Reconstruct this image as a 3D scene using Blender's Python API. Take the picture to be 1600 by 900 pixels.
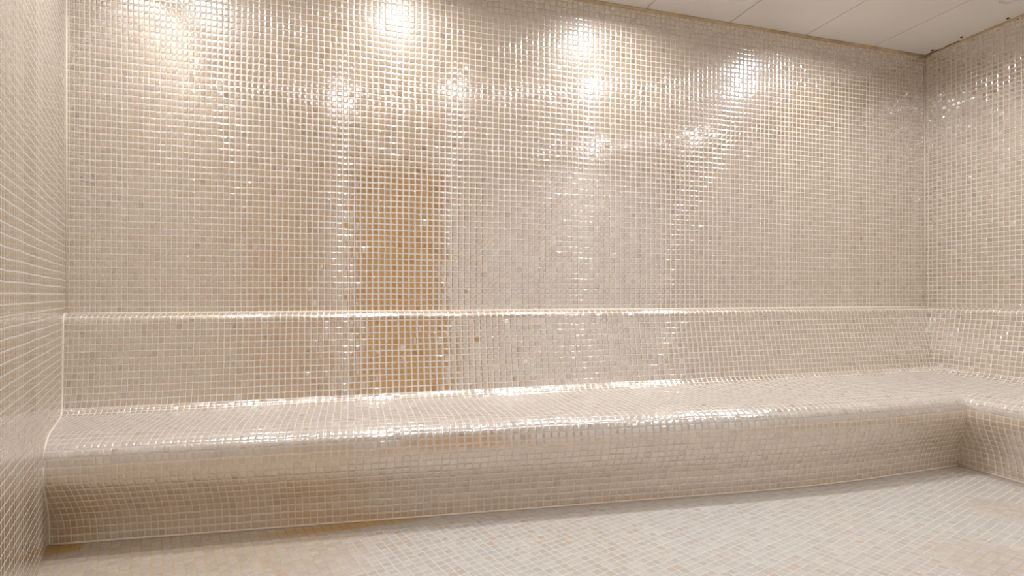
import bpy, bmesh, math, random
from mathutils import Vector, Matrix
random.seed(4)
for o in list(bpy.data.objects):
    bpy.data.objects.remove(o, do_unlink=True)
sc = bpy.context.scene
COL = sc.collection

# ------------------------------------------------------------ camera, world, exposure, lamps
# room frame: x along the back wall (left corner 0), y = 0 at the back wall and negative towards the viewer, z up from the floor
L = 4.868            # length of the back wall
ZC = 0.885           # eye height
H = ZC + 1.615       # ceiling height
REAR = -3.12         # wall behind the viewer
KL = 0.311           # the left wall leans inwards by this much per metre
CAM = Vector((1.163, -2.739, ZC))
yaw = math.atan2(850, 2900)      # the view is turned to the right of the wall's normal
cd = bpy.data.cameras.new('camera'); cam = bpy.data.objects.new('camera', cd); COL.objects.link(cam)
cam.location = CAM
cam.rotation_euler = (math.pi / 2, 0, -yaw)
cd.sensor_width = 36.0
cd.lens = 850.0 / 1600.0 * 36.0
cd.shift_y = (461 - 450) / 1600.0
cd.clip_start = 0.02
sc.camera = cam

w = bpy.data.worlds.new('world'); sc.world = w; w.use_nodes = True
w.node_tree.nodes['Background'].inputs[0].default_value = (1, .97, .93, 1)
w.node_tree.nodes['Background'].inputs[1].default_value = 0.05

vs = sc.view_settings
vs.view_transform = 'Standard'; vs.look = 'None'; vs.gamma = 1.0; vs.use_curve_mapping = False
EXPOSURE = 0.46
vs.exposure = EXPOSURE

LAMP_W = 6.5
LAMPS = [  # x, y, relative power
    (1.40, -0.43, 1.3), (2.53, -0.42, 1.3), (3.84, -0.53, 1.3), (4.08, -0.84, .6), (0.40, -0.62, 1.2),
    (1.95, -1.47, .5), (1.08, -1.90, .7), (2.96, -1.13, .5), (4.50, -2.05, .6), (3.68, -2.60, .7),
]

# ------------------------------------------------------------ helpers
def link(name, me, parent=None, mat=None):
    o = bpy.data.objects.new(name, me); COL.objects.link(o)
    if parent: o.parent = parent
    if mat and me is not None: me.materials.append(mat)
    return o

def tag(o, label=None, cat=None, group=None, kind=None):
    if label: o['label'] = label
    if cat: o['category'] = cat
    if group: o['group'] = group
    if kind: o['kind'] = kind
    return o

def empty(name, loc):
    o = bpy.data.objects.new(name, None); COL.objects.link(o); o.location = loc; o.empty_display_size = .05
    return o

class NT:
    def __init__(s, name):
        s.m = bpy.data.materials.new(name); s.m.use_nodes = True
        s.t = s.m.node_tree; s.t.nodes.clear()
    def n(s, ty, **kw):
        nd = s.t.nodes.new(ty)
        for k, v in kw.items(): setattr(nd, k, v)
        return nd
    def _in(s, sock, v):
        if v is None: return
        if isinstance(v, bpy.types.NodeSocket): s.t.links.new(v, sock)
        else:
            if isinstance(v, (tuple, list)) and len(v) == 3 and sock.type == 'RGBA': v = (*v, 1)
            sock.default_value = v
    def math(s, op, a, b=None, c=None, clamp=False):
        nd = s.n('ShaderNodeMath', operation=op, use_clamp=clamp)
        s._in(nd.inputs[0], a); s._in(nd.inputs[1], b); s._in(nd.inputs[2], c)
        return nd.outputs[0]
    def vec(s, op, a, b=None, scale=None):
        nd = s.n('ShaderNodeVectorMath', operation=op)
        s._in(nd.inputs[0], a); s._in(nd.inputs[1], b)
        if scale is not None: s._in(nd.inputs['Scale'], scale)
        return nd.outputs[1] if op in ('LENGTH', 'DOT_PRODUCT') else nd.outputs[0]
    def sm(s, v, a, b, c=0.0, d=1.0):
        nd = s.n('ShaderNodeMapRange', interpolation_type='SMOOTHSTEP')
        for i, x in enumerate((v, a, b, c, d)): s._in(nd.inputs[i], x)
        return nd.outputs[0]
    def mix(s, f, a, b, blend='MIX'):
        nd = s.n('ShaderNodeMix', data_type='RGBA', blend_type=blend)
        s._in(nd.inputs[0], f); s._in(nd.inputs[6], a); s._in(nd.inputs[7], b)
        return nd.outputs[2]
    def noise(s, v, scale, detail=2.0, rough=.5):
        nd = s.n('ShaderNodeTexNoise'); s._in(nd.inputs['Vector'], v)
        nd.inputs['Scale'].default_value = scale; nd.inputs['Detail'].default_value = detail
        nd.inputs['Roughness'].default_value = rough
        return nd
    def sep(s, v):
        nd = s.n('ShaderNodeSeparateXYZ'); s._in(nd.inputs[0], v); return nd.outputs
    def comb(s, x, y, z=0.0):
        nd = s.n('ShaderNodeCombineXYZ')
        for i, v in enumerate((x, y, z)): s._in(nd.inputs[i], v)
        return nd.outputs[0]

def mosaic(name, seed, tile_a, tile_b, odd, odd_amt, grout, F0, rough, tilt, wave, pillow=.42, gw=.07,
           stain=None, grout_stain=None, vary=.12, loose=.07):
    """glazed mosaic: UVs are counted in tiles"""
    s = NT(name)
    uv = s.n('ShaderNodeUVMap', uv_map='UVMap').outputs[0]
    # slight hand-laid wobble of the joints
    wb = s.noise(uv, .25, 2.0)
    wob = s.vec('SCALE', s.vec('SUBTRACT', wb.outputs['Color'], (.5, .5, .5)), scale=.22)
    p = s.vec('ADD', uv, wob)
    cell = s.vec('FLOOR', p)
    loc = s.vec('SUBTRACT', s.vec('FRACTION', p), (.5, .5, .5))
    lx, ly, _ = s.sep(loc)
    wn = s.n('ShaderNodeTexWhiteNoise', noise_dimensions='3D')
    s._in(wn.inputs['Vector'], s.vec('ADD', cell, (seed + .5, seed * 3.1 + .5, 7.5)))
    r1, r2, r3 = s.sep(wn.outputs['Color'])
    wn2 = s.n('ShaderNodeTexWhiteNoise', noise_dimensions='3D')
    s._in(wn2.inputs['Vector'], s.vec('ADD', cell, (seed + 90.5, seed * 2.1 + 31.5, 3.5)))
    q1, q2, q3 = s.sep(wn2.outputs['Color'])
    ax = s.math('ABSOLUTE', lx); ay = s.math('ABSOLUTE', ly)
    # rounded-square outline
    hx = s.math('MAXIMUM', s.math('SUBTRACT', ax, .5 - gw - .1), 0.0)
    hy = s.math('MAXIMUM', s.math('SUBTRACT', ay, .5 - gw - .1), 0.0)
    dist = s.math('SQRT', s.math('ADD', s.math('MULTIPLY', hx, hx), s.math('MULTIPLY', hy, hy)))
    gmask = s.sm(dist, .085, .115)
    # slopes: pillow edge + individual tilt + waviness of the wall
    wv = s.noise(uv, .11, 3.0, .55)
    wr, wg, wbb = s.sep(wv.outputs['Color'])
    def slope(l, a, r, wch):
        e = s.math('MULTIPLY', s.math('SIGN', l), s.math('POWER', s.math('DIVIDE', s.math('MAXIMUM', s.math('SUBTRACT', a, .22), 0.0), .24), 1.6))
        e = s.math('MULTIPLY', e, s.math('MULTIPLY_ADD', r1, pillow * .9, pillow * .5))
        t = s.math('MULTIPLY', s.math('SUBTRACT', r, .5), s.math('MULTIPLY_ADD', s.math('GREATER_THAN', q3, 1 - loose), tilt * 4, tilt))
        c = s.math('MULTIPLY', s.math('SUBTRACT', wch, .5), wave)
        dome = s.math('MULTIPLY', l, .02)
        return s.math('ADD', s.math('ADD', s.math('ADD', e, dome), t), c)
    sx = slope(lx, ax, q1, wr); sy = slope(ly, ay, q2, wg)
    geo = s.n('ShaderNodeNewGeometry')
    tan = s.n('ShaderNodeTangent', direction_type='UV_MAP', uv_map='UVMap').outputs[0]
    N = geo.outputs['Normal']
    B = s.vec('NORMALIZE', s.vec('CROSS_PRODUCT', N, tan))
    T = s.vec('NORMALIZE', s.vec('CROSS_PRODUCT', B, N))
    tn = s.vec('NORMALIZE', s.vec('ADD', s.vec('ADD', N, s.vec('SCALE', T, scale=sx)), s.vec('SCALE', B, scale=sy)))
    # colours
    pos = s.n('ShaderNodeTexCoord').outputs['Object']
    big = s.noise(pos, 1.3, 3.0).outputs['Fac']
    base = s.mix(r1, tile_a, tile_b)
    base = s.mix(s.sm(big, .35, .65, 0, .35), base, tuple(c * k for c, k in zip(tile_b, (1.04, .97, .9))))
    base = s.mix(s.math('MULTIPLY', s.math('LESS_THAN', r2, odd_amt), s.math('MULTIPLY_ADD', r3, .6, .4)), base, odd)
    br = s.math('MULTIPLY_ADD', r3, vary, 1 - vary / 2)
    base = s.vec('SCALE', base, scale=br)
    gcol = grout
    X, Y, Z = s.sep(pos)
    if grout_stain:
        m = grout_stain(s, pos, X, Y, Z)
        gcol = s.mix(m, grout, (.42, .25, .11))
    if stain:
        m, scol = stain(s, pos, X, Y, Z)
        base = s.mix(m, base, scol); gcol = s.mix(m, gcol, scol)
    dg = s.n('ShaderNodeBsdfDiffuse'); s._in(dg.inputs['Color'], gcol)
    dt = s.n('ShaderNodeBsdfDiffuse'); s._in(dt.inputs['Color'], base); s._in(dt.inputs['Normal'], tn)
    g1 = s.n('ShaderNodeBsdfGlossy'); s._in(g1.inputs['Color'], (1, .985, .965)); s._in(g1.inputs['Roughness'], rough); s._in(g1.inputs['Normal'], tn)
    g2 = s.n('ShaderNodeBsdfGlossy'); s._in(g2.inputs['Color'], (1, .985, .965)); s._in(g2.inputs['Roughness'], .38); s._in(g2.inputs['Normal'], tn)
    mg = s.n('ShaderNodeMixShader'); mg.inputs[0].default_value = .06; s._in(mg.inputs[1], g1.outputs[0]); s._in(mg.inputs[2], g2.outputs[0])
    lw = s.n('ShaderNodeLayerWeight'); lw.inputs['Blend'].default_value = .5; s._in(lw.inputs['Normal'], tn)
    fr = s.math('MULTIPLY_ADD', s.math('POWER', lw.outputs['Facing'], 5.0), (1 - F0) * .7, F0)
    fr = s.math('MULTIPLY', fr, s.math('MULTIPLY_ADD', q3, .12, .94), clamp=True)
    m1 = s.n('ShaderNodeMixShader'); s._in(m1.inputs[0], fr); s._in(m1.inputs[1], dt.outputs[0]); s._in(m1.inputs[2], mg.outputs[0])
    m2 = s.n('ShaderNodeMixShader'); s._in(m2.inputs[0], gmask); s._in(m2.inputs[1], m1.outputs[0]); s._in(m2.inputs[2], dg.outputs[0])
    out = s.n('ShaderNodeOutputMaterial'); s._in(out.inputs[0], m2.outputs[0])
    return s.m

def plain(name, col, rough=.6, metal=0.0, noise=None, spec=.3):
    s = NT(name)
    b = s.n('ShaderNodeBsdfPrincipled')
    c = col
    if noise:
        pos = s.n('ShaderNodeTexCoord').outputs['Object']
        f = s.noise(pos, noise[0], 4.0).outputs['Fac']
        c = s.mix(s.sm(f, .4, .7), col, noise[1])
    s._in(b.inputs['Base Color'], c); b.inputs['Roughness'].default_value = rough
    b.inputs['Metallic'].default_value = metal; b.inputs['Specular IOR Level'].default_value = spec
    out = s.n('ShaderNodeOutputMaterial'); s._in(out.inputs[0], b.outputs[0])
    return s.m

# lime and rust marks: they belong to the surface
def top_stain(s, pos, X, Y, Z):
    n = s.noise(pos, 6.0, 4.0).outputs['Fac']
    z = s.math('ADD', Z, s.math('MULTIPLY', s.math('SUBTRACT', n, .5), .16))
    return s.math('MULTIPLY', s.sm(z, H - .09, H - .005), .55), (.62, .47, .30)

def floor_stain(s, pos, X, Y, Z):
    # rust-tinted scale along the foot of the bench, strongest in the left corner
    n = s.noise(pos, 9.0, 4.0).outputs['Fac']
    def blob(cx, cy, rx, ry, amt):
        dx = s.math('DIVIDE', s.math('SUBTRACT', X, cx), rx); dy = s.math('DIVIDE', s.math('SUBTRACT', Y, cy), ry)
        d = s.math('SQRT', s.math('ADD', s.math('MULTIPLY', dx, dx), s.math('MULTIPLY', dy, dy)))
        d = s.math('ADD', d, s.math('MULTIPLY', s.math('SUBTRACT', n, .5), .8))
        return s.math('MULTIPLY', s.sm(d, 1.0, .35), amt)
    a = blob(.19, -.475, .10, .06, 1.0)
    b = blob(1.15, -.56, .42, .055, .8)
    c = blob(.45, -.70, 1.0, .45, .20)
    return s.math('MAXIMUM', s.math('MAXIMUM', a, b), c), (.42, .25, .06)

def floor_grout(s, pos, X, Y, Z):
    n = s.noise(pos, 2.2, 3.0).outputs['Fac']
    left = s.sm(s.math('ADD', X, s.math('MULTIPLY', s.math('SUBTRACT', n, .5), .5)), 1.35, 1.1)
    r1 = s.sm(s.vec('LENGTH', s.vec('MULTIPLY', s.vec('SUBTRACT', pos, (3.22, -1.50, 0)), (1, 1, 0))), .24, .12)
    r2 = s.sm(s.vec('LENGTH', s.vec('MULTIPLY', s.vec('SUBTRACT', pos, (3.74, -1.17, 0)), (1, 1, 0))), .16, .08)
    return s.math('MULTIPLY', s.math('MAXIMUM', left, s.math('MAXIMUM', r1, r2)), .55)

TA = (.45, .32, .185); TB = (.37, .255, .14); ODD = (.22, .125, .055)
GR = (.59, .55, .50)
M_WALL = mosaic('glazed_mosaic', 3, TA, TB, ODD, .05, GR, .58, .09, .020, .022, vary=.22, stain=top_stain)
M_WALL_R = mosaic('glazed_mosaic_uneven', 53, TA, TB, ODD, .06, GR, .60, .09, .055, .05, loose=.3, vary=.2, pillow=.48, stain=top_stain)
M_BENCH_R = mosaic('glazed_bench_mosaic_uneven', 57, TA, TB, ODD, .05, GR, .58, .10, .07, .05, loose=.3, pillow=.48)
SA = (.53, .46, .385); SB = (.48, .41, .335)     # seat tiles paler than the walls: brightness of the lit seat put into colour
M_SEAT = mosaic('seat_mosaic', 23, SA, SB, (.36, .28, .20), .04, (.52, .48, .43), .42, .12, .05, .04)
M_SEAT_R = mosaic('seat_mosaic_uneven', 27, SA, SB, (.36, .28, .20), .04, (.52, .48, .43), .42, .12, .08, .05)
M_FRONT = mosaic('front_mosaic', 41, (.62, .47, .33), (.54, .41, .285), (.44, .33, .23), .04, (.70, .63, .55), .42, .16, .02, .04, vary=.16)
M_BENCH = mosaic('glazed_bench_mosaic', 17, TA, TB, ODD, .05, GR, .56, .11, .05, .04)
M_FLOOR = mosaic('floor_mosaic', 31, (.46, .425, .38), (.415, .38, .335), (.42, .32, .24), .07, (.55, .51, .46), .10, .38, .03, .03,
                 pillow=.3, gw=.06, stain=floor_stain, grout_stain=floor_grout, vary=.16)
M_CEIL = plain('ceiling_paint', (.74, .69, .63), .55, noise=(2.0, (.71, .66, .60)))
M_SEAL = plain('cream_sealant', (.74, .65, .53), .45)
M_OCHRE = plain('stained_sealant', (.56, .42, .26), .5, noise=(9.0, (.42, .29, .15)))
M_PLASTER = plain('shell_render', (.5, .47, .43), .8)
M_PALE = plain('pale_paint', (.84, .82, .80), .6)
M_BLACK = plain('black_screw', (.01, .01, .01), .4)
M_GAP = plain('dark_joint', (.05, .035, .025), .9)
M_RING = plain('satin_trim', (.62, .60, .57), .35, .2)
M_WOOD = plain('amber_wood', (.68, .32, .04), .45, noise=(5.0, (.50, .21, .02)))
M_FRAME = plain('door_frame_wood', (.40, .17, .03), .5)
M_STEEL = plain('brushed_steel', (.6, .58, .55), .3, 1.0)

PV = .0287   # row height of the mosaic
# columns: the sheets are laid tighter towards both ends of the back wall
def _x_at(px):
    r = (px - 800) / 850.0
    vx = r * math.cos(yaw) + math.sin(yaw); vy = -r * math.sin(yaw) + math.cos(yaw)
    return CAM.x + vx * (-CAM.y / vy)
_asp = [(_x_at(p), a) for p, a in ((60, .64), (150, .665), (350, .84), (650, 1.05), (850, 1.12), (1050, 1.10), (1250, 1.04), (1445, .95))]
def aspect(x):
    if x <= _asp[0][0]: return _asp[0][1]
    for (a, va), (b, vb) in zip(_asp, _asp[1:]):
        if x <= b: return va + (vb - va) * (x - a) / (b - a)
    return _asp[-1][1]
_tab = [0.0]; _dx = .01
for i in range(800): _tab.append(_tab[-1] + _dx / (PV * aspect(-1 + (i + .5) * _dx)))
def U(x):
    t = (x + 1) / _dx; i = max(0, min(799, int(t))); return _tab[i] + (_tab[i + 1] - _tab[i]) * (t - i)

def grid_mesh(name, rows, uvs, parent=None, mat=None, smooth=True, close=None, closemat=None, flip=False):
    """rows[i][j] points, uvs[i][j]"""
    me = bpy.data.meshes.new(name); bm = bmesh.new(); ul = bm.loops.layers.uv.new('UVMap')
    V = [[bm.verts.new(p) for p in r] for r in rows]
    for i in range(len(rows) - 1):
        for j in range(len(rows[0]) - 1):
            q = [(i, j), (i + 1, j), (i + 1, j + 1), (i, j + 1)]
            if flip: q.reverse()
            f = bm.faces.new([V[a][b] for a, b in q]); f.smooth = smooth
            for lp, (a, b) in zip(f.loops, q): lp[ul].uv = uvs[a][b]
    if close:
        for strip in close:   # back faces of the solid: list of (list of points A, list of points B)
            A = [bm.verts.new(p) for p in strip[0]]; Bv = [bm.verts.new(p) for p in strip[1]]
            for i in range(len(A) - 1):
                f = bm.faces.new([A[i], Bv[i], Bv[i + 1], A[i + 1]])
                f.material_index = 1
    bm.to_mesh(me); bm.free()
    o = link(name, me, parent, mat)
    if closemat: me.materials.append(closemat)
    return o

def slab(name, pts, thick_vec, mat, uvfn, parent=None, inner_first=True):
    """flat polygon (inner face, given points) with thickness along thick_vec"""
    me = bpy.data.meshes.new(name); bm = bmesh.new(); ul = bm.loops.layers.uv.new('UVMap')
    a = [bm.verts.new(p) for p in pts]; b = [bm.verts.new(Vector(p) + Vector(thick_vec)) for p in pts]
    f = bm.faces.new(a)
    fs = [f, bm.faces.new(list(reversed(b)))]
    n = len(pts)
    for i in range(n): fs.append(bm.faces.new([a[i], b[i], b[(i + 1) % n], a[(i + 1) % n]]))
    f.normal_update()
    bmesh.ops.recalc_face_normals(bm, faces=bm.faces)
    for fc in bm.faces:
        for lp in fc.loops: lp[ul].uv = uvfn(lp.vert.co)
        fc.material_index = 0
    fs[1].material_index = 1
    bm.to_mesh(me); bm.free()
    o = link(name, me, parent, mat); me.materials.append(M_PLASTER)
    return o

def tube(name, pts, r, mat, parent=None, seg=8):
    me = bpy.data.meshes.new(name); bm = bmesh.new(); rings = []
    n = len(pts); P = [Vector(p) for p in pts]
    for i, p in enumerate(P):
        t = (P[min(i + 1, n - 1)] - P[max(i - 1, 0)]).normalized()
        a = t.orthogonal().normalized() if i == 0 else (pa - t * pa.dot(t)).normalized()
        pa = a; b = t.cross(a)
        rings.append([bm.verts.new(p + (a * math.cos(k * 2 * math.pi / seg) + b * math.sin(k * 2 * math.pi / seg)) * r) for k in range(seg)])
    for i in range(n - 1):
        for k in range(seg):
            f = bm.faces.new([rings[i][k], rings[i][(k + 1) % seg], rings[i + 1][(k + 1) % seg], rings[i + 1][k]]); f.smooth = True
    bm.faces.new(rings[0]); bm.faces.new(list(reversed(rings[-1])))
    bmesh.ops.recalc_face_normals(bm, faces=bm.faces)
    bm.to_mesh(me); bm.free()
    return link(name, me, parent, mat)

def box(bm, x0, x1, y0, y1, z0, z1, bev=0.0):
    r = bmesh.ops.create_cube(bm, size=1.0)
    for v in r['verts']:
        v.co = Vector((x0 + (v.co.x + .5) * (x1 - x0), y0 + (v.co.y + .5) * (y1 - y0), z0 + (v.co.z + .5) * (z1 - z0)))
    if bev:
        es = list({e for v in r['verts'] for e in v.link_edges})
        bmesh.ops.bevel(bm, geom=es, offset=bev, segments=2, affect='EDGES')

def bm_obj(name, bm, mat, parent=None, smooth=False):
    me = bpy.data.meshes.new(name)
    if smooth:
        for f in bm.faces: f.smooth = True
    bm.to_mesh(me); bm.free(); return link(name, me, parent, mat)

# ------------------------------------------------------------ the room shell
XR = lambda y: KL * -y                      # left wall's x at a given y
tl = math.hypot(1, KL)
# the back wall is a strip so that its columns can tighten towards the ends
xs = [L * i / 96 for i in range(97)]
rows = [[(x, 0, 0), (x, 0, H)] for x in xs]
uvs = [[(U(x), 0), (U(x), H / PV)] for x in xs]
wb_ = grid_mesh('wall_back', rows, uvs, None, M_WALL, False,
                close=[([(0, .12, 0), (0, .12, H)], [(L, .12, 0), (L, .12, H)]),
                       ([(0, 0, H), (0, .12, H)], [(L, 0, H), (L, .12, H)]),
                       ([(0, 0, 0), (0, .12, 0)], [(L, 0, 0), (L, .12, 0)]),
                       ([(0, 0, 0), (0, .12, 0)], [(0, 0, H), (0, .12, H)]),
                       ([(L, 0, 0), (L, .12, 0)], [(L, 0, H), (L, .12, H)])], closemat=M_PLASTER)
tag(wb_, kind='structure')
tag(slab('wall_left', [(0, 0, 0), (XR(REAR), REAR, 0), (XR(REAR), REAR, H), (0, 0, H)], (-.12 / tl, -.12 * KL / tl, 0), M_WALL,
         lambda c: (U(0) - .4 + c.y * tl / .030, c.z / .0287)), kind='structure')
tag(slab('wall_right', [(L, 0, 0), (L, REAR, 0), (L, REAR, H), (L, 0, H)], (.12, 0, 0), M_WALL_R,
         lambda c: (U(L) - c.y / .0295, c.z / PV)), kind='structure')

# wall behind the viewer with the doorway that the tiles mirror
DX0, DX1, DH = 1.235, 2.07, 2.17
rw = bpy.data.meshes.new('wall_rear'); bm = bmesh.new()
box(bm, XR(REAR) - .05, DX0 - .05, REAR - .12, REAR, 0, H)
box(bm, DX1 + .05, L + .05, REAR - .12, REAR, 0, H)
box(bm, DX0 - .05, DX1 + .05, REAR - .12, REAR, DH + .05, H)
ul = bm.loops.layers.uv.new('UVMap')
for f in bm.faces:
    for lp in f.loops: lp[ul].uv = ((lp.vert.co.x + lp.vert.co.y) / PV, lp.vert.co.z / PV)
bm.to_mesh(rw); bm.free()
tag(link('wall_rear', rw, None, M_PALE), kind='structure')

# floor: squares follow the left wall
c_, s_ = .955, .297
def fuv(c): return ((c.x * c_ + c.y * s_) / .0300 + 200, (-c.x * s_ + c.y * c_) / .0300 + 200)
tag(slab('floor', [(-.1, .1, 0), (L + .1, .1, 0), (L + .1, REAR - .1, 0), (-.1, REAR - .1, 0)], (0, 0, -.1), M_FLOOR, fuv), kind='structure')

# ceiling of long panels that run out from the back wall
ceil = tag(empty('ceiling', (L / 2, REAR / 2, H)), kind='structure')
edges = [-.05, .53, 1.09, 1.645, 2.20, 2.755, 3.31, 3.865, 4.41, L + .03]
for a, b in zip(edges, edges[1:]):
    bm = bmesh.new(); box(bm, a + .0018, b - .0018, REAR - .1, .05, H, H + .03, .0015)
    o = bm_obj('ceiling_panel', bm, M_CEIL); o.parent = ceil; o.matrix_parent_inverse = Matrix.Translation(-ceil.location)
bm = bmesh.new(); box(bm, -.1, L + .1, REAR - .1, .1, H + .031, H + .06)
o = bm_obj('roof_deck', bm, M_GAP); o.parent = ceil; o.matrix_parent_inverse = Matrix.Translation(-ceil.location)

# ------------------------------------------------------------ the tiled bench
FOOT = [(-.2, .42), (.13, .435), (.81, .50), (1.28, .546), (1.79, .597), (2.35, .648), (2.95, .705), (3.35, .722), (3.75, .708), (4.19, .680), (5, .68)]
def lerp_tab(t, x):
    for (a, va), (b, vb) in zip(t, t[1:]):
        if x <= b:
            return va + (vb - va) * max(0, (x - a) / (b - a))
    return t[-1][1]
def foot_w(x):   # lightly smoothed
    return sum(lerp_tab(FOOT, x + d) for d in (-.2, -.1, 0, .1, .2)) / 5
NOSE = [(-.2, .125), (.2, .125), (1.3, .095), (2.4, .07), (3.2, .065), (4.1, .085), (5, .09)]

def catmull(P, n=6):
    out = []
    Q = [P[0]] + P + [P[-1]]
    for i in range(1, len(Q) - 2):
        p0, p1, p2, p3 = Q[i - 1], Q[i], Q[i + 1], Q[i + 2]
        for k in range(n):
            t = k / n
            out.append(tuple(.5 * (2 * b + (c - a) * t + (2 * a - 5 * b + 4 * c - d) * t * t + (3 * b - a - 3 * c + d) * t ** 3) for a, b, c, d in zip(p0, p1, p2, p3)))
    out.append(P[-1]); return out

def profile(x, part):
    fw = foot_w(x); nw = fw + lerp_tab(NOSE, x); z = lambda v: ZC + v
    tl_ = min(1, max(0, x / L))
    bt = .085; bb = .125 + .035 * tl_
    wv = .004 * math.sin(x * 2.1) + .003 * math.sin(x * 5.3 + 1)
    if part == 'backrest':
        return catmull([(.001, z(-.078)), (.03, z(-.079)), (bt - .025, z(-.081)), (bt - .004, z(-.090)), (bt + .006, z(-.112)), (bt + .010, z(-.15)), (bb - .012, z(-.36)),
                        (bb, z(-.435)), (bb + .012, z(-.468)), (bb + .035, z(-.484))], 5)
    if part == 'seat':
        return catmull([(bb + .035, z(-.484)), (bb + .07, z(-.489 + wv)), ((bb + nw) / 2, z(-.492 + wv)), (nw - .13, z(-.492 + wv)), (nw - .07, z(-.499)),
                        (nw - .03, z(-.515)), (nw - .008, z(-.540)), (nw, z(-.572))], 6)
    return catmull([(nw, z(-.572)), (nw + .001, z(-.605)), (nw - .008, z(-.638)), (fw + (nw - fw) * .68, z(-.682)), (fw + (nw - fw) * .38, z(-.733)),
                    (fw + (nw - fw) * .12, z(-.785)), (fw, z(-.84)), (fw - .004, z(-.889))], 5)

bench = tag(empty('tiled_bench', (2.4, -.35, 0)),
            'long L-shaped built-in bench of beige mosaic with sloped backrest running along back and right wall', 'bench')
def part_under(o):
    o.parent = bench; o.matrix_parent_inverse = Matrix.Translation(-bench.location); return o

NX = 150
def build_run(part, side, voff):
    if side == 'back':
        prof0 = profile(.2, part); nj = len(prof0)
        rows = []; uvs = []
        for i in range(NX + 1):
            t = i / NX
            row = []; uv = []
            for j in range(nj):
                # end points: left wall and the mitre with the right-hand run
                w0 = profile(KL * prof0[j][0], part)[j][0]
                w1 = profile(L - .6, part)[j][0]
                xa = KL * w0 - .004; xb = L - w1
                x = xa + (xb - xa) * t
                wj, zj = profile(x, part)[j]
                row.append((x, -wj, zj))
            rows.append(row)
        # arc length is taken half-way along so that rows stay level
        pm = profile(2.4, part); acc = [voff]
        for a, b in zip(pm, pm[1:]): acc.append(acc[-1] + math.hypot(b[0] - a[0], b[1] - a[1]) / PV)
        for r in rows: uvs.append([(U(p[0]), -acc[j]) for j, p in enumerate(r)])
        return rows, uvs, acc[-1]
    rows = []; uvs = []
    pm = profile(L - .6, part); acc = [voff]
    for a, b in zip(pm, pm[1:]): acc.append(acc[-1] + math.hypot(b[0] - a[0], b[1] - a[1]) / PV)
    for i in range(81):
        t = i / 80; row = []
        for j, (wj, zj) in enumerate(pm):
            ya = -wj; yb = REAR + .01
            y = ya + (yb - ya) * t
            row.append((L - wj, y, zj))
        rows.append(row); uvs.append([(U(L) - p[1] / .0295, -acc[j]) for j, p in enumerate(row)])
    return rows, uvs, acc[-1]

for side in ('back', 'right'):
    vo = 0
    for part, nm in (('backrest', 'backrest'), ('seat', 'seat'), ('front', 'bench_front')):
        rows, uvs, vo = build_run(part, side, vo)
        # hidden back of the solid
        def wallpt(p, z=None):
            z = p[2] if z is None else z
            return (p[0], -.001, z) if side == 'back' else (L - .001, p[1], z)
        step = 10
        sub = rows[::step]
        if part == 'front':
            cl = [([wallpt(r[0]) for r in sub], [wallpt(r[-1]) for r in sub])]
        elif part == 'backrest':
            cl = [([wallpt(r[0]) for r in sub], [wallpt(r[-1]) for r in sub]), ([wallpt(r[-1]) for r in sub], [r[-1] for r in sub])]
        else:
            cl = [([wallpt(r[-1]) for r in sub], [r[-1] for r in sub])]
        o = part_under(grid_mesh(nm, rows, uvs, None, {'backrest': (M_BENCH, M_BENCH_R), 'seat': (M_SEAT, M_SEAT_R), 'front': (M_FRONT, M_FRONT)}[part][side == 'right'], True, close=cl, closemat=M_PLASTER, flip=(side == 'back')))

# fix face directions so the glazed side is outside
for o in [c for c in bench.children]:
    me = o.data; bm = bmesh.new(); bm.from_mesh(me)
    cnt = 0
    for f in bm.faces:
        if f.material_index == 0:
            cnt += 1 if (f.normal.z + (-f.normal.y if abs(f.normal.y) > abs(f.normal.x) else -f.normal.x)) > 0 else -1
    if cnt < 0:
        for f in bm.faces: f.normal_flip()
    bm.to_mesh(me); bm.free()

# ------------------------------------------------------------ sealant beads and joints
trim_i = [0]
def trim(pts, r, mat):
    trim_i[0] += 1
    return tag(tube('trim_%d' % trim_i[0], pts, r, mat), kind='structure')
ztop = ZC - .078
trim([(.003, -.003, ztop), (.003, -.003, H)], .0035, M_SEAL)
trim([(L - .003, -.003, ztop), (L - .003, -.003, H)], .0035, M_SEAL)
trim([(0, -.002, H - .003)] + [(L * i / 20, -.002 - .002 * random.random(), H - .004) for i in range(1, 20)] + [(L, -.002, H - .003)], .008, M_OCHRE)
trim([(L - .002, -.0 + REAR * i / 12, H - .004) for i in range(13)], .006, M_OCHRE)
for a, b in (((4.64, -.006), (4.70, -.006)), ((4.735, -.006), (4.76, -.005)), ((4.78, -.006), (L - .01, -.006)), ((L - .008, -.03), (L - .008, -.10)), ((L - .008, -.14), (L - .008, -.22))):
    trim([(*a, H - .0015), ((a[0] + b[0]) / 2, (a[1] + b[1]) / 2 - .001, H - .001), (*b, H - .0015)], .0030, M_GAP)
# bead following the bench's outline on the left wall
prof = profile(.1, 'backrest') + profile(.1, 'seat')[1:] + profile(.15, 'front')[1:]
trim([(KL * a + .001, -a - .002, b) for a, b in prof], .0032, M_SEAL)
# bead between bench and floor
pts = []
for i in range(41):
    x = KL * .42 + (L - .68 - KL * .42) * i / 40
    pts.append((x, -foot_w(x), .0035))
trim(pts, .0045, M_SEAL)
trim([(L - foot_w(L - .6), -.68 + (REAR + .68) * i / 12, .0035) for i in range(13)], .0045, M_SEAL)
# joint line between back wall and bench ledge
trim([(L * i / 30, -.001, ztop + .0005) for i in range(31)], .003, M_SEAL)

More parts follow.
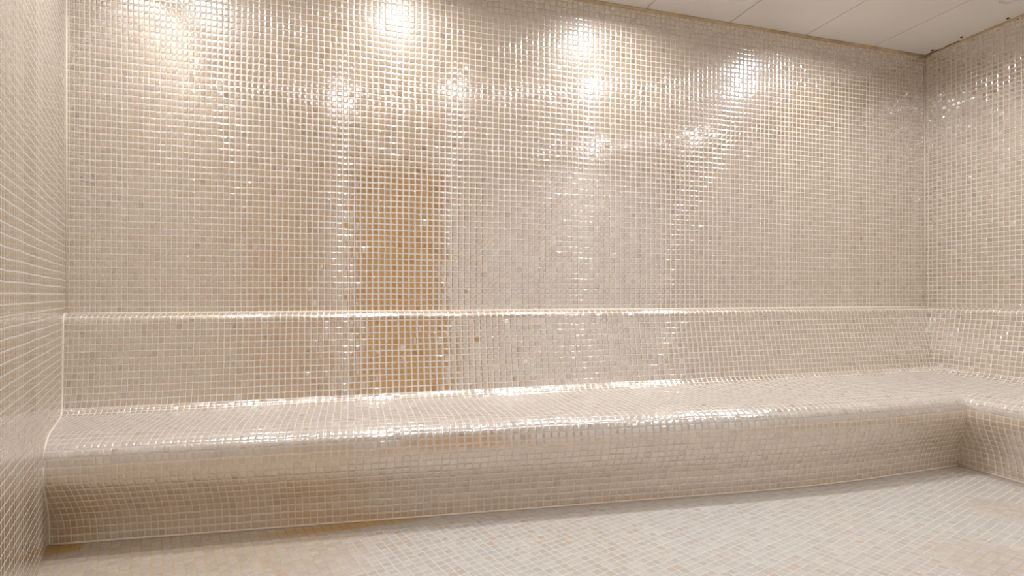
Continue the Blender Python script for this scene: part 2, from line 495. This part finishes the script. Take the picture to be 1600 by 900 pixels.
# ------------------------------------------------------------ door behind the viewer (seen mirrored in the tiles)
door = tag(empty('door_1', ((DX0 + DX1) / 2, REAR, 0)), kind='structure')
def under(o, p): o.parent = p; o.matrix_parent_inverse = Matrix.Translation(-p.location); return o
bm = bmesh.new()
n = 7
for i in range(n):
    a = DX0 + .004 + (DX1 - DX0 - .008) * i / n; b = DX0 + .004 + (DX1 - DX0 - .008) * (i + 1) / n
    box(bm, a + .001, b - .001, REAR - .055, REAR - .015, .01, DH - .005, .004)
under(bm_obj('door_leaf', bm, M_WOOD), door)
bm = bmesh.new()
box(bm, DX0 - .05, DX0, REAR - .12, REAR + .012, 0, DH + .05, .003)
box(bm, DX1, DX1 + .05, REAR - .12, REAR + .012, 0, DH + .05, .003)
box(bm, DX0, DX1, REAR - .12, REAR + .012, DH, DH + .05, .003)
under(bm_obj('door_frame', bm, M_FRAME), door)
under(tube('door_handle', [(DX1 - .10, REAR - .016, .90), (DX1 - .10, REAR + .045, .92), (DX1 - .10, REAR + .05, .96), (DX1 - .10, REAR + .05, 1.24), (DX1 - .10, REAR + .045, 1.28), (DX1 - .10, REAR - .016, 1.30)], .012, M_STEEL), door)

# ------------------------------------------------------------ ceiling downlights
def ring_mesh(r0, r1, h):
    bm = bmesh.new(); N = 40
    prof = [(r0, .018), (r0, -.001), (r0 + .004, -h), (r1 - .006, -h), (r1, -.0005), (r1, .002)]
    R = [[bm.verts.new((r * math.cos(2 * math.pi * k / N), r * math.sin(2 * math.pi * k / N), z)) for r, z in prof] for k in range(N)]
    for k in range(N):
        for j in range(len(prof)):
            f = bm.faces.new([R[k][j], R[(k + 1) % N][j], R[(k + 1) % N][(j + 1) % len(prof)], R[k][(j + 1) % len(prof)]]); f.smooth = True
    bmesh.ops.recalc_face_normals(bm, faces=bm.faces)
    me = bpy.data.meshes.new('trim_ring'); bm.to_mesh(me); bm.free(); me.materials.append(M_RING); return me
def lens_mesh(r):
    bm = bmesh.new(); bmesh.ops.create_cone(bm, cap_ends=True, segments=40, radius1=r * .96, radius2=r, depth=.006)
    me = bpy.data.meshes.new('lens'); bm.to_mesh(me); bm.free(); return me
s = NT('lit_lens'); e = s.n('ShaderNodeEmission'); e.inputs[0].default_value = (1, .98, .97, 1); e.inputs[1].default_value = 35.0
o_ = s.n('ShaderNodeOutputMaterial'); s._in(o_.inputs[0], e.outputs[0]); M_LIT = s.m
M_DIM = plain('unlit_lens', (.62, .60, .57), .3)
ringm = ring_mesh(.036, .052, .006); lensm = lens_mesh(.036); lensm.materials.append(M_LIT)
for i, (x, y, pw) in enumerate(LAMPS):
    t = tag(empty('recessed_downlight', (x, y, H)), 'lit round recessed ceiling downlight above the picture, mirrored in the wall tiles', 'ceiling light', 'lit ceiling downlights')
    r = link('trim_ring', ringm, t); l = link('lens', lensm, t); l.location = (0, 0, .004)
    ld = bpy.data.lights.new('lamp', 'AREA'); ld.shape = 'DISK'; ld.size = .06; ld.energy = LAMP_W * pw; ld.color = (.95, .985, 1.05); ld.spread = math.radians(158)
    lo = bpy.data.objects.new('lamp', ld); COL.objects.link(lo); lo.parent = t; lo.location = (0, 0, -.003)
t = tag(empty('recessed_downlight', (4.61, -.66, H)), 'small round recessed ring in ceiling at top right, cut by the picture edge', 'ceiling light')
link('trim_ring', ringm, t); l2 = lens_mesh(.036); l2.materials.append(M_DIM); l = link('lens', l2, t); l.location = (0, 0, .004)

# ------------------------------------------------------------ screws along the right edge of the ceiling
for x, y, lab in ((4.832, -.077, 'black screw head in the ceiling edge nearest the room corner'),
                  (4.820, -.264, 'black screw head in the ceiling edge, middle one of three'),
                  (4.832, -.508, 'black screw head in the ceiling edge farthest from the corner, near picture edge')):
    bm = bmesh.new(); bmesh.ops.create_cone(bm, cap_ends=True, segments=20, radius1=.0065, radius2=.0085, depth=.005)
    box(bm, -.005, .005, -.0012, .0012, -.0035, -.002)
    o = bm_obj('screw', bm, M_BLACK); o.location = (x, y, H - .002)
    tag(o, lab, 'screw', 'screws along the ceiling edge')
